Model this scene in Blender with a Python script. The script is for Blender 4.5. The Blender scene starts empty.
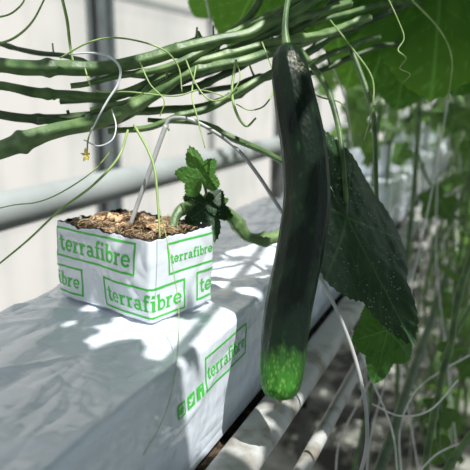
import bpy, math, random
from mathutils import Vector, Matrix, noise
random.seed(7)
sc = bpy.context.scene
COL = sc.collection
R = math.radians
sc.view_settings.view_transform = 'Standard'

# ------------------------------------------------------------------ camera
CAM_Z = 0.98; PITCH = R(13.6); YAW = R(24.0); F = 600.0
cd = bpy.data.cameras.new("camera"); cam = bpy.data.objects.new("camera", cd); COL.objects.link(cam)
cam.location = (0, 0, CAM_Z); cam.rotation_euler = (R(90) - PITCH, 0, YAW)
cd.sensor_width = 36; cd.lens = 36 * F / 470; cd.clip_start = 0.02
cd.dof.use_dof = True; cd.dof.focus_distance = 0.48; cd.dof.aperture_fstop = 7
sc.camera = cam

def P(px, py, d):
    """world point for image pixel coordinates at an estimated depth d (metres)"""
    x = (px - 235) / F; y = (235 - py) / F
    f = math.cos(PITCH) + y * math.sin(PITCH); z = y * math.cos(PITCH) - math.sin(PITCH)
    return Vector(((-math.sin(YAW) * f + math.cos(YAW) * x) * d,
                   (math.cos(YAW) * f + math.sin(YAW) * x) * d, CAM_Z + z * d))

# ------------------------------------------------------------------ materials
def new_mat(name):
    m = bpy.data.materials.new(name); m.use_nodes = True
    nt = m.node_tree; nt.nodes.clear()
    out = nt.nodes.new("ShaderNodeOutputMaterial")
    return m, nt, out
def N(nt, t, **kw):
    n = nt.nodes.new(t)
    for k, v in kw.items():
        if k in n.inputs: n.inputs[k].default_value = v
        else: setattr(n, k, v)
    return n
def ramp(nt, fac, stops):
    r = nt.nodes.new("ShaderNodeValToRGB")
    el = r.color_ramp.elements
    while len(el) < len(stops): el.new(0.5)
    for e, (p, c) in zip(el, stops):
        e.position = p; e.color = (*c, 1)
    nt.links.new(fac, r.inputs[0]); return r.outputs[0]
def noise_mat(name, c1, c2, scale=20, rough=.5, bump=.2, bscale=None, metal=0, spec=.5, stretch=(1, 1, 1), detail=6, dist=.002, lo=.35, hi=.65, sheen=0):
    m, nt, out = new_mat(name)
    tc = N(nt, "ShaderNodeTexCoord"); mp = N(nt, "ShaderNodeMapping"); mp.inputs["Scale"].default_value = stretch
    nt.links.new(tc.outputs["Object"], mp.inputs[0])
    nz = N(nt, "ShaderNodeTexNoise", Scale=scale, Detail=detail); nt.links.new(mp.outputs[0], nz.inputs[0])
    col = ramp(nt, nz.outputs[0], [(lo, c1), (hi, c2)])
    b = N(nt, "ShaderNodeBsdfPrincipled"); b.inputs["Roughness"].default_value = rough
    b.inputs["Metallic"].default_value = metal; b.inputs["Specular IOR Level"].default_value = spec
    if sheen: b.inputs["Sheen Weight"].default_value = sheen; b.inputs["Sheen Tint"].default_value = (.8, 1, .7, 1)
    nt.links.new(col, b.inputs["Base Color"])
    if bump:
        n2 = N(nt, "ShaderNodeTexNoise", Scale=bscale or scale * 3, Detail=5); nt.links.new(mp.outputs[0], n2.inputs[0])
        bp = N(nt, "ShaderNodeBump", Strength=bump, Distance=dist); nt.links.new(n2.outputs[0], bp.inputs["Height"])
        nt.links.new(bp.outputs[0], b.inputs["Normal"])
    nt.links.new(b.outputs[0], out.inputs[0]); return m

def plastic_mat(name, col, bump=.5, ink=False):
    """thin stretched film: long sharp creases from ridged, strongly stretched noise"""
    m, nt, out = new_mat(name)
    tc = N(nt, "ShaderNodeTexCoord")
    def crease(scale, dist, rot, sc_):
        mp = N(nt, "ShaderNodeMapping"); mp.inputs["Scale"].default_value = sc_; mp.inputs["Rotation"].default_value = rot
        nt.links.new(tc.outputs["Object"], mp.inputs[0])
        n1 = N(nt, "ShaderNodeTexNoise", Scale=scale, Detail=1.0, Distortion=dist); nt.links.new(mp.outputs[0], n1.inputs[0])
        s = N(nt, "ShaderNodeMath", operation='SUBTRACT'); s.inputs[1].default_value = .5; nt.links.new(n1.outputs[0], s.inputs[0])
        a = N(nt, "ShaderNodeMath", operation='ABSOLUTE'); nt.links.new(s.outputs[0], a.inputs[0]); return a.outputs[0]
    c1 = crease(20.0, .15, (0, .3, .9), (1, .22, .6)); c2 = crease(32.0, .2, (.3, 0, -.7), (1, .25, 1)); c3 = crease(80.0, .2, (.2, .5, .2), (.3, 1, .8))
    a0 = N(nt, "ShaderNodeMath", operation='MULTIPLY_ADD'); nt.links.new(c2, a0.inputs[0]); a0.inputs[1].default_value = .6; nt.links.new(c1, a0.inputs[2])
    ad = N(nt, "ShaderNodeMath", operation='MULTIPLY_ADD'); nt.links.new(c3, ad.inputs[0]); ad.inputs[1].default_value = .14; nt.links.new(a0.outputs[0], ad.inputs[2])
    bp = N(nt, "ShaderNodeBump", Strength=bump, Distance=.018); nt.links.new(ad.outputs[0], bp.inputs["Height"])
    b = N(nt, "ShaderNodeBsdfPrincipled"); b.inputs["Base Color"].default_value = (*col, 1)
    b.inputs["Roughness"].default_value = .10; b.inputs["Specular IOR Level"].default_value = 1.0
    nt.links.new(bp.outputs[0], b.inputs["Normal"]); nt.links.new(b.outputs[0], out.inputs[0]); return m

def leaf_mat(name, dark, light, vein, trans=.35, tcol=(.25, .5, .05), speck=True, rough=.5):
    m, nt, out = new_mat(name)
    tc = N(nt, "ShaderNodeTexCoord")
    nz = N(nt, "ShaderNodeTexNoise", Scale=35.0, Detail=5.0); nt.links.new(tc.outputs["Object"], nz.inputs[0])
    base = ramp(nt, nz.outputs[0], [(.3, dark), (.7, light)])
    at = N(nt, "ShaderNodeAttribute", attribute_name="vein")
    mx = N(nt, "ShaderNodeMix", data_type='RGBA'); nt.links.new(at.outputs["Fac"], mx.inputs[0])
    nt.links.new(base, mx.inputs[6]); mx.inputs[7].default_value = (*vein, 1)
    colout = mx.outputs[2]
    if speck:
        vo = N(nt, "ShaderNodeTexVoronoi", Scale=280.0); nt.links.new(tc.outputs["Object"], vo.inputs[0])
        sp = ramp(nt, vo.outputs["Distance"], [(.13, (1, 1, 1)), (.2, (0, 0, 0))])
        nn = N(nt, "ShaderNodeTexNoise", Scale=60.0); nt.links.new(tc.outputs["Object"], nn.inputs[0])
        nr = ramp(nt, nn.outputs[0], [(.42, (0, 0, 0)), (.60, (.75, .75, .75))])
        mu = N(nt, "ShaderNodeMath", operation='MULTIPLY'); nt.links.new(sp, mu.inputs[0]); nt.links.new(nr, mu.inputs[1])
        m2 = N(nt, "ShaderNodeMix", data_type='RGBA'); nt.links.new(mu.outputs[0], m2.inputs[0])
        nt.links.new(colout, m2.inputs[6]); m2.inputs[7].default_value = (.45, .5, .42, 1); colout = m2.outputs[2]
    b = N(nt, "ShaderNodeBsdfPrincipled"); b.inputs["Roughness"].default_value = rough; b.inputs["Specular IOR Level"].default_value = .35
    nt.links.new(colout, b.inputs["Base Color"])
    n2 = N(nt, "ShaderNodeTexNoise", Scale=160.0, Detail=3.0); nt.links.new(tc.outputs["Object"], n2.inputs[0])
    bp = N(nt, "ShaderNodeBump", Strength=.35, Distance=.001); nt.links.new(n2.outputs[0], bp.inputs["Height"]); nt.links.new(bp.outputs[0], b.inputs["Normal"])
    tr = N(nt, "ShaderNodeBsdfTranslucent"); 
    tm = N(nt, "ShaderNodeMix", data_type='RGBA'); nt.links.new(at.outputs["Fac"], tm.inputs[0]); tm.inputs[6].default_value = (*tcol, 1); tm.inputs[7].default_value = (*[min(1, c * 1.5 + .05) for c in tcol], 1)
    nt.links.new(tm.outputs[2], tr.inputs[0])
    ms = N(nt, "ShaderNodeMixShader"); ms.inputs[0].default_value = trans
    nt.links.new(b.outputs[0], ms.inputs[1]); nt.links.new(tr.outputs[0], ms.inputs[2]); nt.links.new(ms.outputs[0], out.inputs[0]); return m

M_PLASTIC = plastic_mat("white_film", (.71, .76, .84), .42)
M_CUBEFILM = plastic_mat("white_block_film", (.79, .83, .89), .2)
M_INK = noise_mat("green_ink", (.06, .54, .06), (.09, .60, .09), 30, .4, 0)
M_SOIL = noise_mat("coir", (.028, .017, .010), (.26, .16, .09), 160, .95, .9, 260, dist=.002)
M_CHIP = noise_mat("coir_chip", (.30, .19, .10), (.64, .48, .31), 120, .9, .5, 300)
M_CHUNK = noise_mat("orange_fibre_chunk", (.58, .36, .19), (.84, .62, .40), 140, .9, .6, 300)
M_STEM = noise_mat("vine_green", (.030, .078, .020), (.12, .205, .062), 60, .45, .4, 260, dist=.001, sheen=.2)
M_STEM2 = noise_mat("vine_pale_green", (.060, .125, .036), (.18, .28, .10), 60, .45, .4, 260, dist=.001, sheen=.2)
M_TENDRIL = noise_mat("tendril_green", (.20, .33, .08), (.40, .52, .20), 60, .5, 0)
M_SHADESTEM = noise_mat("vine_shaded", (.020, .045, .015), (.065, .11, .04), 50, .5, .5, 200, dist=.001, sheen=.2)  # darker copy of the vine green, shade put into the colour
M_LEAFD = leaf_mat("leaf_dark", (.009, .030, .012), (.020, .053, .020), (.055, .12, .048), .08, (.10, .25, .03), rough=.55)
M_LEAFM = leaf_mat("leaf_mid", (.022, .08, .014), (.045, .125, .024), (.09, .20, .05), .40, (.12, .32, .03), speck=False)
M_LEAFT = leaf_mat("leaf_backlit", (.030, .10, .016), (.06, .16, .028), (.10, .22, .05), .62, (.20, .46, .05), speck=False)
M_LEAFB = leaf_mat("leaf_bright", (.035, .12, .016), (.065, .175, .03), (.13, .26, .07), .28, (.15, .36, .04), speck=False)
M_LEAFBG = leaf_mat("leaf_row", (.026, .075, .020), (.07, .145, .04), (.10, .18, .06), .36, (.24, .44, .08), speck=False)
M_TUBE = noise_mat("grey_tubing", (.34, .34, .34), (.46, .46, .45), 40, .4, 0)
M_STRING = noise_mat("white_twine", (.70, .70, .67), (.85, .85, .83), 200, .8, 0)
M_CLIP = noise_mat("white_clip", (.65, .68, .7), (.75, .77, .78), 30, .35, 0)
M_GALV = noise_mat("dull_steel", (.05, .05, .05), (.12, .12, .11), 18, .5, .1, 60)
M_LINER = noise_mat("black_liner", (.008, .008, .008), (.02, .02, .02), 18, .4, .1, 60)
M_GUTTER = noise_mat("gutter_steel", (.24, .215, .18), (.46, .46, .45), 34, .4, .3, 60, lo=.36, hi=.52)
M_GRIME = noise_mat("gutter_grime", (.015, .010, .008), (.24, .17, .11), 90, .6, .8, 120, lo=.42, hi=.75)
M_PIPE = noise_mat("painted_pipe", (.27, .29, .29), (.35, .37, .37), 8, .4, .05)
M_POST = noise_mat("post_steel", (.10, .115, .12), (.17, .19, .20), 10, .5, .05)
M_BAR = noise_mat("glazing_bar", (.28, .29, .28), (.36, .37, .36), 10, .5, .05)
M_FLOOR = noise_mat("ground_cover", (.018, .018, .014), (.36, .36, .32), 5, .9, .4, 60, detail=4, lo=.47, hi=.68)  # pale patches painted as sun spots, dark tone between them as shade
M_WHITE = noise_mat("white_mark", (.78, .80, .84), (.80, .82, .86), 20, .3, 0)
M_FLOWER = noise_mat("petal_yellow", (.75, .55, .05), (.9, .75, .2), 60, .6, 0)

def cuc_mat():
    m, nt, out = new_mat("cucumber_skin")
    tc = N(nt, "ShaderNodeTexCoord")
    nz = N(nt, "ShaderNodeTexNoise", Scale=30.0, Detail=4.0); nt.links.new(tc.outputs["Object"], nz.inputs[0])
    base = ramp(nt, nz.outputs[0], [(.3, (.003, .009, .005)), (.7, (.007, .019, .008))])
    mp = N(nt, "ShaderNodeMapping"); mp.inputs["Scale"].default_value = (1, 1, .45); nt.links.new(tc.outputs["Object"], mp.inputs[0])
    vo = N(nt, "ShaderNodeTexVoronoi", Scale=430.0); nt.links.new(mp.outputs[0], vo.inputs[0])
    tip = ramp(nt, vo.outputs["Distance"], [(.08, (.20, .44, .085)), (.5, (.055, .23, .028))])  # lighter green at the lower end: sunlight put into the skin colour
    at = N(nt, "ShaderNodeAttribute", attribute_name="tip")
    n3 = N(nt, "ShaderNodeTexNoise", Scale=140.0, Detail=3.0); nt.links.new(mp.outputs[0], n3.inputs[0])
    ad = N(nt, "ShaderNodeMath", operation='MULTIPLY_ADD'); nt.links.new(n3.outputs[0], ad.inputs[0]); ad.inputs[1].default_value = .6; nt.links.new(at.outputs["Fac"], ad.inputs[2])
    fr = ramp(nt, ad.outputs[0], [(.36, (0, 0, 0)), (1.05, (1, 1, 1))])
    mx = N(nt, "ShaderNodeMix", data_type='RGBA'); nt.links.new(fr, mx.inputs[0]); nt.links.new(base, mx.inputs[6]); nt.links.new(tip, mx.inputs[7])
    sc_ = N(nt, "ShaderNodeAttribute", attribute_name="scar")
    n4 = N(nt, "ShaderNodeTexNoise", Scale=500.0); nt.links.new(tc.outputs["Object"], n4.inputs[0])
    ms = N(nt, "ShaderNodeMath", operation='MULTIPLY'); nt.links.new(sc_.outputs["Fac"], ms.inputs[0]); nt.links.new(ramp(nt, n4.outputs[0], [(.4, (0, 0, 0)), (.6, (1, 1, 1))]), ms.inputs[1])
    m2 = N(nt, "ShaderNodeMix", data_type='RGBA'); nt.links.new(ms.outputs[0], m2.inputs[0]); nt.links.new(mx.outputs[2], m2.inputs[6]); m2.inputs[7].default_value = (.40, .38, .27, 1)
    b = N(nt, "ShaderNodeBsdfPrincipled"); b.inputs["Roughness"].default_value = .38; b.inputs["Specular IOR Level"].default_value = .26
    nt.links.new(m2.outputs[2], b.inputs["Base Color"])
    bp = N(nt, "ShaderNodeBump", Strength=.3, Distance=.0008); nt.links.new(vo.outputs["Distance"], bp.inputs["Height"])
    bp2 = N(nt, "ShaderNodeBump", Strength=.35, Distance=.0014); nt.links.new(n3.outputs[0], bp2.inputs["Height"]); nt.links.new(bp.outputs[0], bp2.inputs["Normal"]); nt.links.new(bp2.outputs[0], b.inputs["Normal"])
    nt.links.new(b.outputs[0], out.inputs[0]); return m
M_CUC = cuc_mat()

# greenhouse cladding
def wall_mat(name, tint):
    m, nt, out = new_mat(name)
    tc = N(nt, "ShaderNodeTexCoord")
    wv = N(nt, "ShaderNodeTexWave", Scale=1.6, Distortion=.0); wv.bands_direction = 'Y'
    nt.links.new(tc.outputs["Object"], wv.inputs[0])
    c1 = ramp(nt, wv.outputs[0], [(.0, (.95, .95, .95)), (.2, (1, 1, 1))])
    nz = N(nt, "ShaderNodeTexNoise", Scale=2.2, Detail=3.0); nt.links.new(tc.outputs["Object"], nz.inputs[0])
    c2 = ramp(nt, nz.outputs[0], [(.35, tuple(c * a for c, a in zip(tint, (.82, .85, .84)))), (.6, tint)])
    mm = N(nt, "ShaderNodeMix", data_type='RGBA', blend_type='MULTIPLY'); mm.inputs[0].default_value = 1
    nt.links.new(c1, mm.inputs[6]); nt.links.new(c2, mm.inputs[7]); col = mm.outputs[2]
    tr = N(nt, "ShaderNodeBsdfTranslucent"); nt.links.new(col, tr.inputs[0])
    df = N(nt, "ShaderNodeBsdfDiffuse"); nt.links.new(col, df.inputs[0])
    tp = N(nt, "ShaderNodeBsdfTransparent"); nt.links.new(col, tp.inputs[0])
    a = N(nt, "ShaderNodeMixShader"); a.inputs[0].default_value = .2; nt.links.new(tr.outputs[0], a.inputs[1]); nt.links.new(df.outputs[0], a.inputs[2])
    b = N(nt, "ShaderNodeMixShader"); b.inputs[0].default_value = .45; nt.links.new(a.outputs[0], b.inputs[1]); nt.links.new(tp.outputs[0], b.inputs[2])
    nt.links.new(b.outputs[0], out.inputs[0]); return m
M_WALL = wall_mat("cladding_sheet", (.69, .65, .585))
def roof_mat(name, tint, diff):
    m, nt, out = new_mat(name)
    tp = N(nt, "ShaderNodeBsdfTransparent"); tp.inputs[0].default_value = (*tint, 1)
    df = N(nt, "ShaderNodeBsdfDiffuse"); df.inputs[0].default_value = (*diff, 1)
    tc = N(nt, "ShaderNodeTexCoord"); nz = N(nt, "ShaderNodeTexNoise", Scale=1.5); nt.links.new(tc.outputs["Object"], nz.inputs[0])
    b = N(nt, "ShaderNodeMixShader"); nt.links.new(ramp(nt, nz.outputs[0], [(.3, (.1, .1, .1)), (.7, (.14, .14, .14))]), b.inputs[0])
    nt.links.new(tp.outputs[0], b.inputs[1]); nt.links.new(df.outputs[0], b.inputs[2])
    nt.links.new(b.outputs[0], out.inputs[0]); return m
M_ROOF = roof_mat("dimming_roof_glass", (.50, .52, .54), (.3, .3, .3))  # tinted to dim the light coming from above
M_SIDE = roof_mat("dimming_side_glass", (.34, .38, .39), (.12, .16, .10))  # dark tint to dim the light from the unseen sides

# ------------------------------------------------------------------ mesh helpers
def mesh_obj(name, verts, faces, mats, midx=None, smooth=True, parent=None, attrs=None):
    me = bpy.data.meshes.new(name); me.from_pydata([tuple(v) for v in verts], [], faces)
    if not isinstance(mats, (list, tuple)): mats = [mats]
    for m in mats: me.materials.append(m)
    if midx: me.polygons.foreach_set("material_index", midx)
    if smooth: me.polygons.foreach_set("use_smooth", [True] * len(me.polygons))
    if attrs:
        for k, vals in attrs.items():
            a = me.attributes.new(k, 'FLOAT', 'POINT'); a.data.foreach_set("value", vals)
    me.update()
    o = bpy.data.objects.new(name, me); COL.objects.link(o)
    if parent: o.parent = parent
    return o
def top(o, label, cat, group=None):
    o["label"] = label; o["category"] = cat
    if group: o["group"] = group
    return o
def empty(name, loc=(0, 0, 0)):
    o = bpy.data.objects.new(name, None); o.empty_display_size = .05; COL.objects.link(o); return o
def catmull(pts, n=8):
    pts = [Vector(p) for p in pts]; out = []
    ext = [pts[0] * 2 - pts[1]] + pts + [pts[-1] * 2 - pts[-2]]
    for i in range(1, len(ext) - 2):
        a, b, c, d = ext[i - 1:i + 3]
        for k in range(n):
            t = k / n
            out.append(.5 * ((2 * b) + (c - a) * t + (2 * a - 5 * b + 4 * c - d) * t * t + (3 * b - a - 3 * c + d) * t ** 3))
    out.append(pts[-1]); return out
def lerp_list(l, t):
    x = t * (len(l) - 1); i = min(int(x), len(l) - 2); return l[i] + (l[i + 1] - l[i]) * (x - i)
def tube_geo(pts, rad, seg=10, sub=8, ridges=0, ramp_=0.08, jit=0, smoothpts=True, nodes=None):
    path = catmull(pts, sub) if smoothpts else [Vector(p) for p in pts]
    if not isinstance(rad, (list, tuple)): rad = [rad, rad]
    V = []; Fc = []
    t0 = (path[1] - path[0]).normalized(); u = t0.orthogonal().normalized()
    n = len(path)
    cum = 0
    for i, p in enumerate(path):
        t = (path[min(i + 1, n - 1)] - path[max(i - 1, 0)]).normalized()
        u = (u - t * u.dot(t)).normalized(); v = t.cross(u)
        if i: cum += (p - path[i - 1]).length
        r = lerp_list(rad, i / (n - 1))
        if jit: r *= 1 + jit * noise.noise(p * 60)
        if nodes:
            ph = (cum / nodes + .3) % 1; dd = min(ph, 1 - ph) * nodes
            r *= 1 + .30 * math.exp(-(dd / .004) ** 2)
        for k in range(seg):
            a = 2 * math.pi * k / seg; rr = r * (1 + (ramp_ * math.cos(ridges * a) if ridges else 0))
            V.append(p + u * math.cos(a) * rr + v * math.sin(a) * rr)
    for i in range(n - 1):
        for k in range(seg):
            k2 = (k + 1) % seg
            Fc.append((i * seg + k, i * seg + k2, (i + 1) * seg + k2, (i + 1) * seg + k))
    Fc.append(tuple(range(seg))[::-1]); Fc.append(tuple((n - 1) * seg + k for k in range(seg)))
    return V, Fc
def tube(name, pts, rad, mat, parent=None, **kw):
    V, Fc = tube_geo(pts, rad, **kw); return mesh_obj(name, V, Fc, mat, parent=parent)
def box_geo(x0, x1, y0, y1, z0, z1):
    V = [(x, y, z) for x in (x0, x1) for y in (y0, y1) for z in (z0, z1)]
    return V, [(0, 1, 3, 2), (4, 6, 7, 5), (0, 4, 5, 1), (2, 3, 7, 6), (0, 2, 6, 4), (1, 5, 7, 3)]
def merge(geos):
    V = []; Fc = []; 
    for v, f in geos:
        o = len(V); V += list(v); Fc += [tuple(i + o for i in q) for q in f]
    return V, Fc

# cucumber leaf --------------------------------------------------
LOBES = [(0, 1.0, 34), (64, .86, 30), (-64, .86, 30), (122, .74, 32), (-122, .74, 32)]
def leaf_r(th, deep=0, soft=0):
    d = math.degrees(th)
    r0 = .60 - deep + soft
    r = r0
    for a, amp, w in LOBES:
        dd = abs((d - a + 180) % 360 - 180)
        r = max(r, r0 + (amp - r0) * max(0, 1 - (dd / w) ** 1.15))
    dn = abs(abs(d) - 180)
    if dn < 30: r *= .28 + .72 * (dn / 30) ** .8
    if soft: r *= 1 + .028 * (abs((d / 5) % 1 - .5) * 2 - .5)
    else: r *= 1 + (.05 + deep * .35) * (abs(((d * 1.0) / 7.5) % 1 - .5) * 2 - .5)
    return r
def leaf_geo(base, tip, nrm, width=1.0, droop=.15, cup=.12, ruf=.05, na=144, nr=26, seed=0, fold=0, deep=0, soft=0):
    base = Vector(base); tip = Vector(tip); y = tip - base; L = y.length; y.normalize()
    z = Vector(nrm); z = (z - y * z.dot(y)).normalized(); x = y.cross(z)
    V = [base]; A = [1.0]; Fc = []
    so = Vector((seed * 3.1, seed * 1.7, 0))
    for j in range(1, nr + 1):
        q = j / nr
        for k in range(na):
            th = -math.pi + 2 * math.pi * k / na
            r = leaf_r(th, deep, soft) * q
            lx = r * math.sin(th); ly = r * math.cos(th)
            vein = 0
            for a, amp, w in LOBES:
                dth = th - R(a); aa = r * math.cos(dth); bb = abs(r * math.sin(dth))
                if aa > 0 and math.cos(dth) > .3:
                    wdt = .016 * (1.15 - q)+.006
                    vein = max(vein, 1 - bb / wdt)
                    if bb < aa * .62:
                        m = ((aa - bb * .9) / .17) % 1; m = min(m, 1 - m) * .17
                        vein = max(vein, .7 * (1 - m / .010))
            vein = max(0, min(1, vein))
            lz = -cup * lx * lx - droop * ly * abs(ly) - fold * abs(lx)
            lz += ruf * noise.noise(Vector((lx * 2.6, ly * 2.6, 0)) + so) * (q * 1.2)
            lz += .022 * noise.noise(Vector((lx * 11, ly * 11, 4)) + so) - .008 * vein
            V.append(base + (x * lx * width + y * ly + z * lz) * L); A.append(vein)
    for k in range(na): Fc.append((0, 1 + k, 1 + (k + 1) % na))
    for j in range(nr - 1):
        a = 1 + j * na; b = a + na
        for k in range(na):
            k2 = (k + 1) % na; Fc.append((a + k, b + k, b + k2, a + k2))
    return V, Fc, A
def leaf(name, base, tip, nrm, mat, parent=None, petiole=None, **kw):
    V, Fc, A = leaf_geo(base, tip, nrm, **kw)
    return mesh_obj(name, V, Fc, mat, parent=parent, attrs={"vein": A})
def toward_cam(p, off=(0, 0, 0)):
    return (Vector((0, 0, CAM_Z)) - Vector(p)).normalized() + Vector(off)

# ------------------------------------------------------------------ lettering (slab-serif strokes)
def arc(cx, cy, rx, ry, a0, a1, n=12):
    return [(cx + rx * math.cos(R(a0 + (a1 - a0) * i / n)), cy + ry * math.sin(R(a0 + (a1 - a0) * i / n))) for i in range(n + 1)]
T = .26; S = .14
GL = {
 't': (.76, [([(.32, 1.30), (.32, .3), (.40, .15), (.55, .10), (.70, .17)], T), ([(.04, .92), (.68, .92)], S)]),
 'e': (1.02, [(arc(.5, .5, .37, .41, 0, 325, 18), .21), ([(.13, .5), (.9, .5)], S)]),
 'r': (.90, [([(.28, 0), (.28, .98)], T), ([(.04, .07), (.58, .07)], S), ([(.05, .92), (.28, .92)], S), ([(.30, .55), (.43, .78), (.58, .88), (.80, .85)], .21)]),
 'a': (1.02, [([(.72, .05), (.72, .62), (.64, .83), (.43, .90), (.16, .79)], .22), (arc(.41, .29, .28, .21, 0, 360, 14), .18), ([(.72, .07), (.96, .07)], S)]),
 'f': (.70, [([(.30, 0), (.30, 1.12), (.38, 1.33), (.54, 1.42), (.74, 1.35)], T), ([(.04, .92), (.64, .92)], S), ([(.05, .07), (.58, .07)], S)]),
 'i': (.62, [([(.30, 0), (.30, .98)], T), ([(.05, .07), (.57, .07)], S), ([(.07, .92), (.30, .92)], S), ([(.17, 1.33), (.43, 1.33)], .26)]),
 'b': (1.06, [([(.26, .02), (.26, 1.45)], T), ([(.04, 1.39), (.26, 1.39)], S), (arc(.58, .48, .33, .40, 0, 360, 18), .20)]),
}
def stroke_quads(pts, w, maxlen=.12):
    Q = []; h = w / 2
    for i in range(len(pts) - 1):
        a = Vector(pts[i]); b = Vector(pts[i + 1]); d = b - a; L = d.length
        if L < 1e-9: continue
        d /= L; n = Vector((-d.y, d.x)); 
        if i > 0: a = a - d * h * .35
        if i < len(pts) - 2: b = b + d * h * .35
        k = max(1, int((b - a).length / maxlen))
        for j in range(k):
            p = a.lerp(b, j / k); q = a.lerp(b, (j + 1) / k)
            Q.append([p - n * h, q - n * h, q + n * h, p + n * h])
    return Q
def word_quads(txt, x, y, xh):
    Q = []; cx = 0
    for ch in txt:
        adv, st = GL[ch]
        for pts, w in st:
            for q in stroke_quads(pts, w, .3): Q.append([(x + (cx + p.x) * xh, y + p.y * xh) for p in q])
        cx += adv
    return Q
def word_w(txt): return sum(GL[c][0] for c in txt)
def framed_word(x0, x1, y0, y1, lw):
    Q = []
    c = [(x0, y0), (x1, y0), (x1, y1), (x0, y1), (x0, y0)]
    for i in range(4):
        a = Vector(c[i]); b = Vector(c[i + 1]); d = (b - a).normalized() * lw / 2
        Q += [[tuple(p) for p in q] for q in stroke_quads([a - d, b + d], lw, .003)]
    m = (x1 - x0) * .035; xh = (x1 - x0 - 2 * m) / word_w("terrafibre")
    Q += word_quads("terrafibre", x0 + m, y0 + (y1 - y0 - 1.45 * xh) / 2, xh)
    return Q
def map_quads(Q, fn, V, Fc, midx, mi):
    for q in Q:
        o = len(V)
        for u, v in q: V.append(fn(u, v))
        Fc.append((o, o + 1, o + 2, o + 3)); midx.append(mi)

# ------------------------------------------------------------------ grow slabs
SX0, SX1, SZ0, SZ1 = -.385, -.186, .7005, .80
def make_profile(x0, x1, z0, z1, r, step=.004):
    pts = []
    def line(a, b):
        n = max(1, int((Vector(b) - Vector(a)).length / step))
        for i in range(n): pts.append(Vector(a).lerp(Vector(b), i / n))
    def crn(cx, cz, a0, a1):
        n = 6
        for i in range(n):
            a = R(a0 + (a1 - a0) * i / n); pts.append(Vector((cx + r * math.cos(a), cz + r * math.sin(a))))
    line((x0, z0 + r), (x0, z1 - r)); crn(x0 + r, z1 - r, 180, 90)
    line((x0 + r, z1), (x1 - r, z1)); crn(x1 - r, z1 - r, 90, 0)
    line((x1, z1 - r), (x1, z0 + r)); crn(x1 - r, z0 + r, 0, -90)
    line((x1 - r, z0), (x0 + r, z0)); crn(x0 + r, z0 + r, -90, -180)
    return pts
def wrinkle(x, y, z):
    p = Vector((x, y, z))
    w = abs(noise.noise(Vector((x * 20 + y * 9, y * 9 - x * 5, z * 16)))) * .0035
    w += abs(noise.noise(Vector((x * 60 + y * 18, y * 34 - z * 40, z * 30 + 5)))) * .0016
    f = 1 - abs(noise.noise(Vector((x * 16 - y * 14, y * 5, z * 12 + 9)))) * 4
    w += max(0, f) ** 3 * .0018
    w += noise.noise(p * 6) * .002
    return w
def slab_surf(p2, n2, y, y0, y1, off=0):
    e = min(y - y0, y1 - y); s = min(1, max(0, e / .05)) ; s = math.sqrt(max(0, 1 - (1 - s) ** 2)) * .93 + .07
    zc = SZ0 + .03
    d = -.004 + wrinkle(p2.x, y, p2.y) * (.5 if n2.x > .7 else 1) if n2.y > -.5 else 0
    d = min(d, .0020) + off
    x = p2.x + n2.x * d; z = p2.y + n2.y * d
    z = zc + (z - zc) * s
    return Vector((x, y, z))
def build_slab(y0, y1, ink=True, dy=.003):
    pr = make_profile(SX0, SX1, SZ0, SZ1, .010, .003 if ink else .006); n = len(pr)
    nr = []
    for i in range(n):
        t = (pr[(i + 1) % n] - pr[i - 1]).normalized(); nr.append(Vector((-t.y, t.x)))
    V = []; Fc = []; midx = []
    m = int((y1 - y0) / dy)
    for j in range(m + 1):
        y = y0 + (y1 - y0) * j / m
        for i in range(n): V.append(slab_surf(pr[i], nr[i], y, y0, y1))
    for j in range(m):
        for i in range(n):
            i2 = (i + 1) % n; Fc.append((j * n + i, j * n + i2, (j + 1) * n + i2, (j + 1) * n + i)); midx.append(0)
    Fc.append(tuple(range(n))); midx.append(0); Fc.append(tuple(m * n + i for i in range(n))[::-1]); midx.append(0)
    if ink:
        def fn(u, v): return slab_surf(Vector((SX1, v)), Vector((1, 0)), u, y0, y1, .0004)
        def fn2(u, v): return slab_surf(Vector((SX1, v)), Vector((1, 0)), u, y0, y1, .0006)
        Q = framed_word(.371, .447, .757, .784, .0018)
        cz = .762; h = .0054
        for cy_ in (.3315, .3460, .3605):
            Q += [[tuple(p) for p in q] for q in stroke_quads([(cy_ - h, cz), (cy_ + h, cz)], 2 * h, .0025)]
        map_quads(Q, fn, V, Fc, midx, 1)
        c = .3315; e = .0032
        W = stroke_quads([(c - e, cz - e), (c + e, cz - e), (c + e, cz + e), (c - e, cz + e), (c - e, cz - e)], .0010, .003) + stroke_quads(arc(c, cz, .0011, .0011, 0, 360, 10), .0009)
        c = .3605
        W += stroke_quads([(c + .0002, cz - .0052), (c + .0002, cz + .0014), (c + .0010, cz + .0030), (c + .0028, cz + .0030)], .0016) + stroke_quads([(c - .0018, cz + .0002), (c + .0024, cz + .0002)], .0014)
        c = .3460
        W += stroke_quads([(c - .0034, cz - .0020), (c - .0008, cz - .0022), (c + .0014, cz - .0006), (c + .0018, cz + .0016), (c + .0034, cz + .0022)], .0015) + stroke_quads([(c - .0030, cz + .0020), (c - .0014, cz + .0004), (c + .0008, cz + .0006)], .0016)
        map_quads([[tuple(p) for p in q] for q in W], fn2, V, Fc, midx, 2)
    return mesh_obj("grow_slab", V, Fc, [M_PLASTIC, M_INK, M_WHITE], midx)
s1 = build_slab(-.28, 1.02)
top(s1, "long white plastic-wrapped grow slab with green lettering, in a gutter", "grow bag", "grow slabs along the gutter")
s2 = build_slab(1.06, 2.2, False, .02); top(s2, "white plastic-wrapped grow slab further along the gutter", "grow bag", "grow slabs along the gutter")
s3 = build_slab(2.24, 3.4, False, .03); top(s3, "white plastic-wrapped grow slab at the far end of the gutter", "grow bag", "grow slabs along the gutter")

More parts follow.
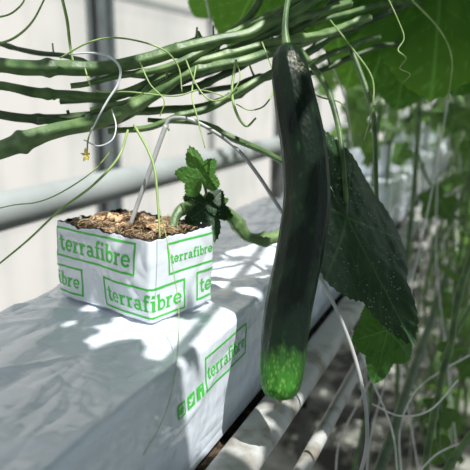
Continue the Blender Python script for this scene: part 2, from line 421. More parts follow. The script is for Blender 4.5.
# ------------------------------------------------------------------ grow block (cube)
BW, BD, BH = .120, .076, .067
ang = R(-14.5)
CORNER = Vector((-.241, .379, .7995))
ex = Vector((math.cos(ang), math.sin(ang), 0)); ey = Vector((-math.sin(ang), math.cos(ang), 0))
def block(name, corner, ex, ey, hero=True):
    O = corner - ex * BW
    r = .004; pts = []
    def line(a, b, st=.003):
        n = max(1, int((Vector(b) - Vector(a)).length / st))
        for i in range(n): pts.append(Vector(a).lerp(Vector(b), i / n))
    def crn(cx, cy, a0):
        for i in range(5):
            a = R(a0 + 18 * i); pts.append(Vector((cx + r * math.cos(a), cy + r * math.sin(a))))
    line((r, 0), (BW - r, 0)); crn(BW - r, r, -90); line((BW, r), (BW, BD - r)); crn(BW - r, BD - r, 0)
    line((BW - r, BD), (r, BD)); crn(r, BD - r, 90); line((0, BD - r), (0, r)); crn(r, r, 180)
    n = len(pts); cum = [0]
    for i in range(n): cum.append(cum[-1] + (pts[(i + 1) % n] - pts[i]).length)
    tot = cum[-1]
    def per(s):
        s = (s - r) % tot
        lo = 0
        for i in range(n):
            if cum[i + 1] >= s: lo = i; break
        t = (s - cum[lo]) / max(1e-9, cum[lo + 1] - cum[lo])
        a = pts[lo]; b = pts[(lo + 1) % n]; p = a.lerp(b, t); d = (b - a).normalized(); return p, Vector((d.y, -d.x))
    def topz(s):
        return BH + .0028 * noise.noise(Vector((s * 45, 1, 0))) + .0024 * noise.noise(Vector((s * 160, 3, 0)))
    def surf(s, z, off=0):
        p, nn = per(s)
        d = .0030 * noise.noise(Vector((p.x * 24, p.y * 24, z * 18))) + .0015 * abs(noise.noise(Vector((p.x * 60 + z * 25, p.y * 60, z * 45)))) 
        d += .002 * math.sin(math.pi * min(1, z / BH)) - .001
        p = p + nn * (d + off)
        w = O + ex * p.x + ey * p.y; w.z = corner.z + z; return w
    V = []; Fc = []; midx = []
    m = 260 if hero else 40; rows = 44 if hero else 6
    for j in range(rows + 1):
        for i in range(m):
            s = tot * i / m; V.append(surf(s, topz(s) * j / rows))
    for z_, o_ in ((.0006, -.0006), (.0008, -.0020), (-.018, -.0040)):
        for i in range(m):
            s = tot * i / m; V.append(surf(s, topz(s) + z_ + (.0012 * noise.noise(Vector((s * 220, 7, 0))) if z_ > 0 else 0), o_))
    R_ = rows + 3
    for j in range(R_):
        for i in range(m):
            i2 = (i + 1) % m; Fc.append((j * m + i, j * m + i2, (j + 1) * m + i2, (j + 1) * m + i)); midx.append(2 if j >= rows else 0)
    Fc.append(tuple(range(m))[::-1]); midx.append(0)
    if hero:
        Q = framed_word(.002, .103, .0380, .0630, .0018)[:]
        Q += framed_word(-.048, .035, .0055, .0290, .0018)
        Q += framed_word(.064, .156, .0040, .0285, .0018)
        Q += framed_word(.139, .193, .0370, .0615, .0016)
        Q += framed_word(.172, .262, .0060, .0300, .0018)
        map_quads(Q, lambda u, v: surf(u, v, .00030), V, Fc, midx, 1)
    root = empty(name)
    mesh_obj("plastic_sleeve", V, Fc, [M_CUBEFILM, M_INK, M_LINER], midx, parent=root)
    V = []; Fc = []; g = 60 if hero else 10
    for j in range(g + 1):
        for i in range(g + 1):
            x = .0055 + (BW - .011) * i / g; y = .0055 + (BD - .011) * j / g
            z = BH - .011 + .011 * noise.noise(Vector((x * 60, y * 60, 2))) + .004 * noise.noise(Vector((x * 220, y * 220, 2))) + .010 * (1 - abs(2 * i / g - 1) ** 3) * (1 - abs(2 * j / g - 1) ** 3)
            w = O + ex * x + ey * y; w.z = corner.z + z; V.append(w)
    for j in range(g):
        for i in range(g):
            a = j * (g + 1) + i; Fc.append((a, a + 1, a + g + 2, a + g + 1))
    midx = [0] * len(Fc)
    if hero:
        def chip(c, dims, mi):
            o = len(V)
            rot = Matrix.Rotation(random.uniform(0, 6.3), 3, Vector((random.uniform(-.3, .3), random.uniform(-.3, .3), 1)).normalized())
            for q in [(-1, -1, -1), (1, -.8, -1), (.8, 1, -1), (-1, .7, -1), (-.8, -1, 1), (.7, -.8, 1), (.8, .8, 1), (-.9, .6, 1)]:
                V.append(c + rot @ Vector((q[0] * dims[0], q[1] * dims[1], q[2] * dims[2])))
            for f in [(0, 3, 2, 1), (4, 5, 6, 7), (0, 1, 5, 4), (1, 2, 6, 5), (2, 3, 7, 6), (3, 0, 4, 7)]:
                Fc.append(tuple(o + q for q in f)); midx.append(mi)
        def hz(x, y): return BH - .005 + .011 * noise.noise(Vector((x * 60, y * 60, 2))) * .7 + .005 * (1 - abs(2 * x / BW - 1) ** 3) * (1 - abs(2 * y / BD - 1) ** 3)
        for k in range(230):
            x = random.uniform(.008, BW - .008); y = random.uniform(.008, BD - .008)
            c = O + ex * x + ey * y; c.z = corner.z + hz(x, y)
            sz = random.choice((random.uniform(.0005, .0011), random.uniform(.0007, .0015), random.uniform(.0010, .0034)))
            chip(c, (sz * random.uniform(1, 2.4), sz, sz * .35), 1 if k % 2 else 0)
        for x, y, s_ in ((.036, .040, .0095), (.052, .046, .007), (.026, .032, .006), (.062, .026, .005), (.088, .040, .006), (.102, .028, .004), (.078, .055, .005)):
            c = O + ex * x + ey * y; c.z = corner.z + BH + .0005
            for q in range(30):
                chip(c + ex * random.uniform(-s_, s_) * 1.3 + ey * random.uniform(-s_, s_) * .7 + Vector((0, 0, s_ * random.uniform(0, .35))), (s_ * .34, s_ * .2, s_ * .12), 2)
        for k in range(800):
            x = random.uniform(.008, BW - .008); y = random.uniform(.008, BD - .008)
            c = O + ex * x + ey * y; c.z = corner.z + hz(x, y) + .001 * random.uniform(-.5, 2)
            a = random.uniform(0, 6.3); d = Vector((math.cos(a), math.sin(a), random.uniform(-.2, .2))) * random.uniform(.003, .008)
            v_, f_ = tube_geo([c - d, c + Vector((0, 0, random.uniform(.0005, .002))), c + d], .00028, seg=4, sub=3)
            o = len(V); V += v_; Fc += [tuple(o + q for q in f) for f in f_]; midx += [1 if k % 3 else 0] * len(f_)
    mesh_obj("coir_fill", V, Fc, [M_SOIL, M_CHIP, M_CHUNK], midx, parent=root, smooth=False)
    return root
b1 = block("grow_block", CORNER, ex, ey); top(b1, "white plastic-wrapped coir grow block with green framed lettering", "grow block", "grow blocks on the slabs")
for yy in (1.30, 2.0, 2.75):
    b = block("grow_block", Vector((-.225, yy, .7995)), Vector((1, 0, 0)), Vector((0, 1, 0)), False)
    top(b, "plain white-wrapped coir grow block further along the row", "grow block", "grow blocks on the slabs")

# ------------------------------------------------------------------ gutter, pipes
def gutter():
    prof = [(-.400, .755), (-.405, .757), (-.408, .750), (-.405, .70), (-.398, .698), (-.182, .698)]
    prof += [(-.169 + .0105 * math.cos(R(a)), .703 + .0105 * math.sin(R(a))) for a in range(190, 80, -18)]
    prof += [(-.156 + .0105 * math.cos(R(a)), .7025 + .0105 * math.sin(R(a))) for a in range(90, -100, -18)]
    prof += [(-.17, .684), (-.41, .684), (-.416, .695), (-.416, .757), (-.408, .765)]
    V = []; Fc = []; mi = []; n = len(prof); ys = [-.6 + .25 * i for i in range(40)]
    for y in ys:
        for x, z in prof: V.append((x, y, z))
    for j in range(len(ys) - 1):
        for i in range(n):
            i2 = (i + 1) % n; Fc.append((j * n + i, (j + 1) * n + i, (j + 1) * n + i2, j * n + i2)); mi.append(1 if 3 <= i <= 5 else 0)
    return mesh_obj("gutter", V, Fc, [M_GUTTER, M_GRIME], mi)
gt = gutter(); top(gt, "long pale metal growing gutter, brown-stained, carrying the white slabs", "gutter")
def ypipe(name, x, z, r, mat, label, y0=-.6, y1=8.8, seg=20):
    V, Fc = tube_geo([(x, y0, z), (x, (y0 + y1) / 2, z), (x, y1, z)], r, seg=seg, sub=6)
    return top(mesh_obj(name, V, Fc, mat), label, "pipe")
ypipe("heating_pipe", -.70, .797, .030, M_PIPE, "thick grey heating pipe running along the wall behind the slabs")
ypipe("drain_pipe", -.135, .655, .007, M_GUTTER, "thin stained metal pipe running just below the gutter")
ypipe("irrigation_hose", -.085, .600, .006, M_SHADESTEM, "thin dark irrigation hose running below the gutter")
for yy in (1.15, 2.6, 4.1, 5.6, 7.1):
    g = merge([box_geo(-.36, -.34, yy, yy + .02, 0, .684), box_geo(-.22, -.20, yy, yy + .02, 0, .684), box_geo(-.36, -.20, yy, yy + .02, .3, .32), box_geo(-.20, -.127, yy, yy + .02, .636, .648)])
    o = mesh_obj("gutter_stand", g[0], g[1], M_GALV, smooth=False); top(o, "galvanised steel stand holding up the gutter", "support stand", "gutter stands")
for yy in (-.2, 1.9, 4.0, 6.1, 8.2):
    g = merge([box_geo(-.715, -.685, yy, yy + .02, 0, .767), box_geo(-.74, -.66, yy - .01, yy + .03, 0, .01)])
    o = mesh_obj("pipe_stand", g[0], g[1], M_GALV, smooth=False); top(o, "steel post holding up the heating pipe", "support stand", "pipe stands")

# ------------------------------------------------------------------ greenhouse shell
def struct(o): o["kind"] = "structure"; return o
V, Fc = box_geo(-1.61, 2.2, -1.5, 9.2, -.05, 0); struct(mesh_obj("floor", V, Fc, M_FLOOR, smooth=False))
def sheet(name, pts, mat): return struct(mesh_obj(name, pts, [(0, 1, 2, 3)], mat, smooth=False))
sheet("wall_left", [(-1.6, -1.5, 0), (-1.6, 9.2, 0), (-1.6, 9.2, 2.6), (-1.6, -1.5, 2.6)], M_WALL)
sheet("wall_back", [(-1.6, 9.2, 0), (2.2, 9.2, 0), (2.2, 9.2, 2.6), (-1.6, 9.2, 2.6)], M_WALL)
sheet("dimming_wall_right", [(2.2, -1.5, 0), (2.2, 9.2, 0), (2.2, 9.2, 2.6), (2.2, -1.5, 2.6)], M_SIDE)  # unseen wall, added to dim light from the aisle side
sheet("dimming_wall_front", [(-1.6, -1.5, 0), (2.2, -1.5, 0), (2.2, -1.5, 2.6), (-1.6, -1.5, 2.6)], M_SIDE)  # unseen wall behind the camera, added to dim light from there
sheet("dimming_ceiling", [(-1.6, -1.5, 2.6), (2.2, -1.5, 2.6), (2.2, 9.2, 2.6), (-1.6, 9.2, 2.6)], M_ROOF)  # unseen roof, added to keep the foreground dimmer than the left wall
k = 1
for yy in (-.05, 2.10, 4.3, 6.5):
    g = merge([box_geo(-1.595, -1.52, yy, yy + .026, 0, 2.6), box_geo(-1.595, -1.52, yy + .070, yy + .092, 0, 2.6), box_geo(-1.565, -1.545, yy, yy + .09, 0, 2.6)])
    struct(mesh_obj("trim_%d" % k, g[0], g[1], M_POST, smooth=False)); k += 1
for yy in (1.05, 3.2, 5.4, 7.6):
    V, Fc = box_geo(-1.598, -1.575, yy, yy + .045, 0, 2.6); struct(mesh_obj("trim_%d" % k, V, Fc, M_BAR, smooth=False)); k += 1
for zz, h in ((.52, .03), (1.36, .03), (1.95, .06)):
    V, Fc = box_geo(-1.598, -1.575, -1.5, 9.2, zz, zz + h); struct(mesh_obj("trim_%d" % k, V, Fc, M_BAR, smooth=False)); k += 1

# ------------------------------------------------------------------ cucumber
croot = empty("cucumber"); top(croot, "long dark green cucumber with sunlight painted on its tip in lighter green, hanging beside the slab", "cucumber")
cl = [(286, 44, .452), (290, 70, .451), (297, 110, .450), (304, 150, .449), (307, 190, .449), (304, 225, .449), (297, 265, .448), (289, 305, .447), (284, 345, .446), (281, 380, .445), (280, 400, .445)]
path = catmull([P(*c) for c in cl], 14)
def cr(t):
    prof = [(0, .0035), (.015, .0075), (.05, .0113), (.12, .0142), (.25, .0163), (.45, .0172), (.65, .0172), (.80, .0168), (.88, .0158), (.93, .0142), (.965, .0116), (.985, .0082), (.996, .004), (1, .0012)]
    for (a, ra), (b, rb) in zip(prof, prof[1:]):
        if t <= b: u = (t - a) / (b - a); return ra + (rb - ra) * u
    return .001
V = []; Fc = []; sunTipA = []; scA = []; seg = 120; n = len(path)
u = (path[1] - path[0]).orthogonal().normalized()
scp = P(300, 68, .44); scp2 = P(293, 58, .44)
for i, p in enumerate(path):
    t = (path[min(i + 1, n - 1)] - path[max(i - 1, 0)]).normalized(); u = (u - t * u.dot(t)).normalized(); v = t.cross(u)
    q = i / (n - 1); r = cr(q)
    for k2 in range(seg):
        a = 2 * math.pi * k2 / seg
        cs = Vector((math.cos(a) * 2, math.sin(a) * 2, 0))
        rr = r * (1 + .038 * (1 - abs(math.sin(6 * a + .6 * noise.noise(p * 12)))**.8) + .03 * noise.noise(p * 40 + cs) + .005 * noise.noise(p * 170 + cs * 4))
        w = p + (u * math.cos(a) + v * math.sin(a)) * rr; V.append(w)
        sunTipA.append(max(0, min(1, (q - .785) / .16))); scA.append(.7 * max(0, 1 - min((w - scp).length, (w - scp2).length) / .006))  # painted sunlight grows towards the lower end
for i in range(n - 1):
    for k2 in range(seg):
        k3 = (k2 + 1) % seg; Fc.append((i * seg + k2, i * seg + k3, (i + 1) * seg + k3, (i + 1) * seg + k2))
Fc.append(tuple(range(seg))[::-1]); Fc.append(tuple((n - 1) * seg + k2 for k2 in range(seg)))
mesh_obj("fruit", V, Fc, M_CUC, parent=croot, attrs={"tip": sunTipA, "scar": scA})
tube("fruit_stalk", [P(289, -6, .47), P(286, 12, .462), P(285, 30, .455), P(287, 50, .4515)], [.0022, .002, .0024, .0038], M_STEM, croot)
V, Fc = tube_geo([P(280, 398, .445), P(280, 401, .445), P(281, 403, .4445)], [.0022, .0018, .0008], seg=8, sub=4)
mesh_obj("blossom_end", V, Fc, M_CHIP, parent=croot)

# ------------------------------------------------------------------ vines on the overhead bundle
def PP(l, d0=None): return [P(*c) for c in l]
def knots(pts, rad, mat, nm, parent, wob=.005): 
    pp = catmull(pts, 3); s = random.random() * 50
    pp = [p + Vector((noise.noise(p * 22 + Vector((s, 0, 0))), noise.noise(p * 22 + Vector((0, s, 0))), noise.noise(p * 22 + Vector((0, 0, s))))) * wob for p in pp]
    return tube(nm, pp, [r * .84 for r in rad], mat, parent, seg=20, sub=8, ridges=5, ramp_=.10, jit=.12, nodes=random.uniform(.07, .11))
bundle = [
 ([(-40, 64, .50), (0, 66, .50), (55, 70, .50), (100, 66, .505), (150, 58, .51), (205, 46, .52), (250, 30, .53), (290, 10, .55), (345, -16, .58)], [.0066, .0072, .0062, .0055, .005], M_STEM),
 ([(-40, 84, .52), (0, 88, .52), (50, 96, .52), (100, 95, .52), (150, 82, .525), (205, 60, .53), (255, 38, .54), (300, 16, .56), (350, 0, .60)], [.0048, .0046, .0050, .005], M_STEM),
 ([(-40, 112, .54), (0, 112, .54), (60, 119, .54), (110, 112, .54), (160, 92, .54), (215, 68, .55), (270, 54, .56), (320, 38, .60), (400, 8, .64)], [.0045, .0048, .005, .0045], M_SHADESTEM),
 ([(-45, 154, .50), (-5, 150, .50), (35, 138, .505), (80, 127, .51), (125, 110, .515), (165, 88, .52), (210, 70, .525), (250, 56, .53), (300, 42, .56), (350, 24, .60)], [.0090, .0088, .0062, .0052, .005, .0045], M_STEM2),
 ([(60, 100, .55), (110, 104, .55), (150, 112, .55), (200, 105, .55), (240, 88, .56), (290, 62, .58), (350, 26, .62)], [.003, .0045, .004], M_STEM),
 ([(110, 130, .53), (150, 126, .53), (190, 114, .53), (225, 98, .54), (262, 82, .55), (330, 56, .6), (380, 34, .64)], [.0028, .004, .0035], M_STEM2),
 ([(-40, 40, .56), (0, 44, .56), (60, 58, .56), (120, 74, .55), (170, 78, .55), (220, 62, .56), (270, 36, .58)], [.0022, .003, .003], M_SHADESTEM),
 ([(150, 120, .54), (195, 122, .54), (235, 138, .54), (268, 154, .56), (300, 165, .6)], [.0024, .0035, .003], M_STEM),
 ([(40, 120, .53), (95, 124, .53), (140, 106, .53), (180, 74, .53), (215, 46, .54), (250, 14, .56), (270, -20, .58)], [.003, .0045, .004], M_STEM),
 ([(120, 64, .54), (160, 54, .54), (200, 40, .54), (250, 36, .55), (300, 26, .57), (350, 12, .6), (420, 4, .66)], [.0028, .0038, .0035], M_STEM),
 ([(200, 96, .57), (250, 80, .58), (310, 72, .6), (360, 54, .62), (420, 38, .66)], [.003, .0032, .003], M_SHADESTEM),
 ([(90, 112, .52), (130, 98, .52), (170, 78, .52), (210, 62, .525), (255, 48, .54), (310, 36, .56), (370, 18, .6)], [.0030, .0045, .004], M_STEM2),
 ([(70, 84, .51), (110, 78, .51), (150, 72, .51), (190, 58, .515), (230, 34, .53), (270, 14, .54), (310, -8, .57)], [.0026, .0036, .0036], M_STEM2),
 ([(130, 92, .54), (175, 92, .54), (220, 76, .55), (262, 52, .56), (310, 20, .57), (340, -4, .6)], [.0036, .0038, .0034], M_SHADESTEM),
]
for pts, rad, mat in bundle:
    r = empty("cucumber_vine"); top(r, "thick ribbed green cucumber vine stem lowered sideways in the bundle", "vine", "vine stems bundled over the slab")
    knots(PP(pts), rad, mat, "stem", r)
    pth = catmull(PP(pts), 10)
    for q in (.3, .6):
        i = int((q + random.uniform(-.08, .08)) * len(pth)); p = pth[i]; 
        d = Vector((random.uniform(-.7, .7), random.uniform(-.5, .5), random.uniform(.1, 1) * random.choice((1, 1, -1)))).normalized()
        L = random.choice((.006, .010, .014))
        tube("leaf_stub", [p, p + d * L * .5, p + d * L + Vector((0, 0, .002))], [rad[0] * .6, rad[0] * .35, rad[0] * .3], mat, r, seg=8, sub=4)

vine = empty("cucumber_plant"); top(vine, "live cucumber plant with broad lobed leaves and curly tendrils", "plant")
tendrils = [
 ([(128, 130, .50), (118, 158, .49), (92, 186, .48), (60, 210, .475), (28, 240, .47), (-6, 268, .465)], .0010),
 ([(112, 150, .50), (92, 172, .50), (62, 192, .50), (38, 202, .50), (14, 205, .50), (-8, 210, .50)], .0006),
 ([(134, 125, .50), (148, 150, .49), (155, 172, .485), (158, 205, .48), (160, 240, .475)], .0011),
 ([(160, 210, .46), (168, 245, .45), (178, 300, .44), (178, 345, .42), (172, 390, .40), (158, 430, .385), (130, 475, .37)], .0003),
 ([(-6, 45, .5), (14, 38, .5), (32, 22, .5), (46, -4, .5)], .0010),
 ([(-6, 18, .5), (10, 14, .5), (22, 4, .5), (26, -6, .5)], .0008),
 ([(61, -6, .5), (67, 20, .5), (70, 45, .5), (74, 66, .5)], .0013),
 ([(84, 66, .5), (95, 90, .49), (130, 92, .49), (175, 96, .49), (200, 90, .49), (230, 98, .49)], .0007),
 ([(186, 60, .5), (196, 84, .49), (210, 100, .485), (228, 96, .485), (240, 78, .49), (236, 60, .5)], .0007),
 ([(196, 66, .5), (192, 95, .49), (198, 120, .485), (205, 148, .48)], .0007),
 ([(60, 58, .49), (90, 42, .48), (120, 38, .48), (160, 48, .48), (178, 66, .49), (182, 92, .49)], .0007),
 ([(262, 42, .5), (275, 80, .49), (266, 104, .48), (250, 110, .48), (236, 104, .48)], .0007),
 ([(236, 60, .5), (232, 90, .49), (236, 112, .48), (246, 126, .48), (256, 118, .48)], .0012),
 ([(386, -6, .5), (398, 20, .5), (404, 38, .5), (398, 50, .5), (406, 58, .495), (400, 68, .49), (410, 74, .485), (404, 82, .48)], .0006),
 ([(330, 20, .55), (352, 48, .55), (372, 78, .55), (372, 110, .55), (364, 140, .55)], .0008),
 ([(412, 0, .6), (440, 30, .6), (452, 60, .6), (448, 100, .6)], .0010),
 ([(140, 62, .49), (150, 84, .48), (164, 100, .48), (160, 116, .48)], .0006),
 ([(320, 55, .55), (300, 78, .54), (318, 96, .54), (342, 104, .54), (350, 130, .54)], .0008),
]
for pts, r in tendrils: tube("tendril", PP(pts), [r, r, r * .7], M_TENDRIL, vine, seg=6, sub=8)
tube("leaf_stalk", PP([(300, 50, .56), (325, 85, .54), (338, 125, .52), (343, 165, .50), (346, 204, .492)]), [.003, .0025, .0022], M_STEM, vine)
tube("leaf_stalk", PP([(350, 45, .60), (372, 110, .58), (376, 180, .56), (378, 250, .54), (384, 300, .53)]), [.0028, .0022, .0020], M_STEM, vine)
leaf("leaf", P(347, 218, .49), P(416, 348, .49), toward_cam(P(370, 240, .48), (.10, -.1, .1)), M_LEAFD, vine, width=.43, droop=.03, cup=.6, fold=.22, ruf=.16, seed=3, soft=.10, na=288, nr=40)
leaf("leaf", P(388, 330, .53), P(376, 384, .52), toward_cam(P(386, 300, .52), (.4, 0, .3)), M_LEAFM, vine, width=.75, droop=.1, cup=.3, ruf=.12, seed=5, soft=.06, na=288)
canopy_leaves = [((440, -14, .66), (434, 92, .62), (.1, 0, -.4), 1.15, 11), ((396, 0, .70), (376, 84, .68), (.4, 0, -.2), 1.1, 12), ((262, -26, .66), (228, 44, .66), (-.3, 0, -.3), 1.15, 13),
 ((330, -34, .66), (338, 44, .66), (0, 0, -.5), 1.35, 14), ((478, 10, .72), (458, 92, .70), (.2, 0, -.2), 1.1, 15), ((366, 20, .80), (346, 86, .80), (0, 0, .2), 1.1, 16),
 ((300, -20, .74), (288, 34, .74), (0, 0, -.2), 1.2, 17), ((410, 40, .85), (398, 108, .84), (.2, 0, .1), 1.1, 18), ((226, -30, .78), (248, 26, .78), (-.2, 0, -.1), 1.1, 19)]
for b_, t_, n_, w_, s_ in canopy_leaves:
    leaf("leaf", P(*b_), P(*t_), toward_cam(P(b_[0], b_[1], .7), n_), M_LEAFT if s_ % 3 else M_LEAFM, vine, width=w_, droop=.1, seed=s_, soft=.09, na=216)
shoot = empty("cucumber_seedling"); top(shoot, "young cucumber plant rooted in the grow block", "plant")
tube("stem", PP([(172, 232, .51), (176, 216, .515), (186, 207, .525), (202, 205, .54), (222, 210, .55), (236, 222, .56), (248, 237, .565), (268, 239, .58), (292, 230, .60), (330, 205, .66)]), [.0038, .0044, .0050, .0054, .0058, .0052, .004], M_STEM2, shoot, seg=15, sub=8, ridges=5, ramp_=.12, jit=.35, nodes=.035)
tube("leaf_stalk", PP([(200, 206, .54), (206, 196, .535), (204, 184, .53), (200, 176, .525)]), .0013, M_STEM2, shoot, seg=8)
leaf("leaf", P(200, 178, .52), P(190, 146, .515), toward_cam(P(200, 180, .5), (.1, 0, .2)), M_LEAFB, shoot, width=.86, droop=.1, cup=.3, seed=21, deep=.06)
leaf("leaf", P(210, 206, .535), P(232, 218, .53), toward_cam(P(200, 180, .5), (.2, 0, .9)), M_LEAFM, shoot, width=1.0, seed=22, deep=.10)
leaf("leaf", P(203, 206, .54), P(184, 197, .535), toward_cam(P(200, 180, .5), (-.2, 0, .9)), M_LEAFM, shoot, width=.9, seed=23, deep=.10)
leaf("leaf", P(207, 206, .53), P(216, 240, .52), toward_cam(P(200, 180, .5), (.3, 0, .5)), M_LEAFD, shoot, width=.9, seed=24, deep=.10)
fl = empty("cucumber_flower"); top(fl, "small withered yellow cucumber flower dangling from a tendril", "flower")
c0 = P(87, 155, .485)
for a in range(5):
    t = R(72 * a + 20); rt = Vector((math.cos(YAW), math.sin(YAW), 0)); up = Vector((0, 0, 1))
    d = (rt * math.cos(t) * .7 + up * math.sin(t)); s = d.cross(Vector((-math.sin(YAW), math.cos(YAW), 0)))
    f = Vector((.3, -.8, 0)) * .002
    L_ = random.uniform(.6, 1)
    Vp = [c0, c0 + d * .003 + s * .0018 + f, c0 + d * .0065 * L_ + f * 2, c0 + d * .003 - s * .0018 + f]
    mesh_obj("petal", Vp, [(0, 1, 2, 3)], M_FLOWER, parent=fl)
tube("flower_stalk", PP([(92, 128, .50), (88, 140, .49), (87, 155, .485)]), .0007, M_TENDRIL, fl, seg=6)

# ------------------------------------------------------------------ drip stake and tube, clip and twine
dt = empty("drip_tube"); top(dt, "grey drip stake in the grow block with thin tube", "hose")
tube("stake", PP([(130, 226, .505), (139, 200, .504), (149, 173, .502), (158, 147, .50), (166, 125, .50)]), [.0018, .0021, .0021], M_TUBE, dt, seg=10, sub=6)
tube("feed_tube", PP([(165, 128, .50), (168, 121, .50), (174, 118, .50), (188, 119, .50), (208, 128, .50), (236, 148, .50), (258, 175, .50), (278, 206, .50), (300, 240, .50), (322, 280, .495), (342, 322, .49), (357, 365, .485), (366, 410, .48), (366, 450, .48), (355, 490, .48)]), [.0017, .0016, .0016], M_TUBE, dt, seg=10, sub=8)
cp = tube("vine_clip", PP([(72, 54, .485), (92, 53, .48), (110, 57, .48), (120, 68, .48), (118, 84, .48), (108, 100, .48), (100, 114, .48), (90, 134, .485)]), [.0006, .0011, .0010, .0006], M_CLIP, seg=8)
top(cp, "curved white plastic clip hooked over the vine stems", "clip")
cp2 = tube("vine_clip", PP([(112, 110, .50), (116, 126, .495), (112, 140, .49), (98, 146, .49), (84, 140, .495)]), [.0006, .0006], M_CLIP, seg=8)
top(cp2, "thin white plastic ring clip under the vine stems", "clip")
strings = [
 [(205, -5, .8), (215, 40, .78), (228, 70, .75)],
 [(392, 180, .9), (388, 260, .85), (396, 340, .8), (410, 420, .78), (420, 480, .76)],
 [(455, 60, .9), (430, 200, .88), (400, 330, .84), (372, 430, .8), (366, 480, .78)],
 [(352, 330, .7), (372, 380, .68), (392, 430, .66), (398, 480, .65)],
 [(470, 355, .7), (440, 372, .7), (415, 392, .7), (400, 430, .7), (402, 480, .7)],
 [(330, 60, .8), (345, 100, .8), (350, 140, .8)],
 [(416, 0, 1.3), (418, 150, 1.3), (424, 300, 1.3)],
 [(458, 380, .6), (430, 410, .6), (400, 416, .62), (372, 404, .64)],
 [(440, 120, 1.1), (436, 250, 1.05), (446, 350, 1.0), (460, 480, .95)],
 [(340, 60, 1.1), (352, 150, 1.1), (360, 260, 1.05), (368, 420, 1.0)],
 [(382, 360, .8), (360, 400, .78), (340, 440, .76), (335, 480, .75)],
 [(470, 440, .6), (440, 452, .6), (420, 470, .6)],
 [(462, 90, 1.3), (458, 220, 1.3), (450, 380, 1.2), (452, 480, 1.2)],
 [(404, 100, 1.5), (402, 240, 1.5), (412, 400, 1.4), (408, 480, 1.4)],
]
for s in strings:
    o = tube("twine", PP(s), .0010, M_STRING, seg=5); top(o, "thin white plant twine hanging among the vines", "string", "plant twines")

# ------------------------------------------------------------------ hanging stems
for pts, r in [([(470, 250, .72), (455, 320, .70), (442, 390, .68), (430, 440, .66), (424, 490, .65)], .0048),
               ([(420, 90, 1.0), (412, 200, .98), (400, 330, .95), (396, 480, .9)], .0045),
               ([(385, 60, 1.2), (372, 200, 1.15), (380, 330, 1.1), (350, 480, 1.0)], .0045),
               ([(474, 430, .6), (445, 470, .58), (430, 490, .58)], .004)]:
    q = empty("cucumber_vine"); top(q, "bare green cucumber vine stem hanging beside the gutter", "vine", "hanging vine stems")
    knots(PP(pts), [r, r * .85], M_STEM, "stem", q)
q = empty("cucumber_vine"); top(q, "green vine tip with small lobed leaves trailing beside the gutter", "vine", "hanging vine stems")
knots(PP([(475, 300, .75), (450, 350, .74), (440, 400, .73), (444, 450, .72), (470, 500, .7)]), [.003, .003], M_STEM, "stem", q)
for bx, by, tx, ty in [(448, 352, 466, 347), (442, 410, 424, 420), (446, 450, 430, 462)]:
    leaf("leaf", P(bx, by, .73), P(tx, ty, .72), toward_cam(P(bx, by, .73), (.2, 0, .6)), M_LEAFBG, q, na=72, nr=8, seed=bx)

# plants further down the row
for pi, yy in enumerate((1.35, 1.7, 2.1, 2.6, 3.2, 4.0, 5.0, 6.2)):
    root = empty("cucumber_plant"); top(root, "leafy cucumber plant trained up twine in the row beyond", "plant", "plants further along the row")
    x0 = -.24
    pts = [Vector((x0, yy, .86)), Vector((x0 + .08, yy + .05, 1.0)), Vector((x0 + .1, yy - .05, 1.3)), Vector((x0 + .08, yy, 1.7)), Vector((x0 + .1, yy, 2.2))]
    tube("stem", pts, [.006, .005], M_STEM, root, seg=8)
    G = []; A = []
    for k in range(230):
        z = random.choice((random.uniform(.95, 2.0), random.uniform(.85, 1.25), random.uniform(.05, .95)))
        lo = (-.42 if z > .82 else -.12)
        b = Vector((random.uniform(lo, .14), yy + random.uniform(-.25, .3), z))
        if b.y < 1.15: b.y = 1.18
        L = random.uniform(.018, .055)
        d = Vector((random.uniform(-1, 1), random.uniform(-1, 1), random.uniform(-1.1, .1))).normalized()
        nn = Vector((random.uniform(-.6, .6), random.uniform(-.8, .2), random.uniform(.1, 1)))
        v_, f_, a_ = leaf_geo(b, b + d * L, nn, na=40, nr=4, seed=k + pi * 31)
        G.append((v_, f_)); A += a_
    V, Fc = merge(G)
    mesh_obj("foliage", V, Fc, M_LEAFBG, parent=root, attrs={"vein": A})
    G = []
    for k in range(24):
        xx = random.uniform(-.16, .08)
        G.append(tube_geo([(xx, yy + random.uniform(-.2, .2), random.uniform(1.0, 1.6)), (xx + random.uniform(-.1, .1), yy + random.uniform(-.2, .2), .9), (xx + random.uniform(-.1, .1), yy + random.uniform(-.2, .2), .6), (xx + random.uniform(-.1, .1), yy + random.uniform(-.2, .2), .25)], .0032, seg=6))
    V, Fc = merge(G); mesh_obj("hanging_stem", V, Fc, M_STEM2, parent=root)
    G = []
    for k in range(12):
        xx = random.uniform(-.2, .1); y_ = yy + random.uniform(-.2, .25)
        G.append(tube_geo([(xx, y_, 2.2), (xx + random.uniform(-.04, .04), y_, 1.3), (xx + random.uniform(-.08, .08), y_, .3)], .0014, seg=4))
    V, Fc = merge(G); mesh_obj("support_twine", V, Fc, M_STRING, parent=root)

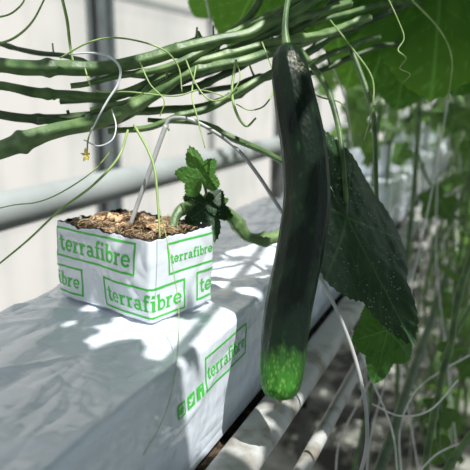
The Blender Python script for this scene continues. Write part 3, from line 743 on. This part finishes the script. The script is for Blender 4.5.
# ------------------------------------------------------------------ unseen canopy added overhead, gaps shaped to let sun onto the LIT spots
SUN = Vector((.42, -.18, .88)).normalized()
LIT = [(P(98, 214, .53), .016), (P(215, 285, .52), .010), (P(235, 250, .60), .024), (P(265, 225, .70), .035), (P(282, 374, .43), .022), (P(255, 415, .44), .010),
       (P(190, 165, .52), .012), (P(60, 68, .5), .008), (P(150, 70, .52), .010), (P(400, 365, .5), .010), (P(330, 130, .6), .01), (P(230, 308, .49), .010), (P(200, 235, .52), .006),
       (P(205, 330, .47), .005), (P(235, 70, .53), .008), (P(180, 345, .46), .004), (P(120, 360, .46), .003)]
can = empty("cucumber_plant"); top(can, "unseen overhead cucumber vine canopy added to shade the slab", "plant")
G = []; A = []; CZ = 1.42
def cov(c, rad):
    for p, r in LIT:
        t = (c.z - p.z) / SUN.z; q = p + SUN * t
        if (Vector((q.x, q.y)) - Vector((c.x, c.y))).length < r + rad: return True
    return False
cnt = 0
for k in range(9000):
    L = random.choice((.09, .07, .05, .03, .02)); z = CZ + random.uniform(-.05, .12)
    c = Vector((random.uniform(-.25, .62), random.uniform(-.75, 1.05), z))
    if cov(c, L * .62): continue
    cnt += 1
    if cnt > 2500: break
    a = random.uniform(0, 6.3); d = Vector((math.cos(a), math.sin(a), random.uniform(-.3, .1))).normalized()
    v_, f_, a_ = leaf_geo(c - d * L * .2, c + d * L * .7, Vector((random.uniform(-.4, .4), random.uniform(-.4, .4), 1)), na=28, nr=2, seed=k)
    G.append((v_, f_)); A += a_
V, Fc = merge(G); mesh_obj("foliage", V, Fc, M_LEAFM, parent=can, attrs={"vein": A})
tube("stem", [(.1, -.6, 1.45), (.12, .0, 1.43), (.08, .4, 1.45), (.0, .8, 1.46), (-.10, 1.3, 1.5), (-.14, 1.6, 1.7)], .005, M_STEM, can)

# ------------------------------------------------------------------ light
sd = bpy.data.lights.new("sun", 'SUN'); so = bpy.data.objects.new("sun", sd); COL.objects.link(so)
sd.energy = 14.0; sd.angle = R(.55); sd.color = (1, .96, .88)
so.rotation_euler = SUN.to_track_quat('Z', 'Y').to_euler()
w = bpy.data.worlds.new("world"); sc.world = w; w.use_nodes = True
bg = w.node_tree.nodes["Background"]; bg.inputs[0].default_value = (.92, .95, 1.0, 1); bg.inputs[1].default_value = 1.42
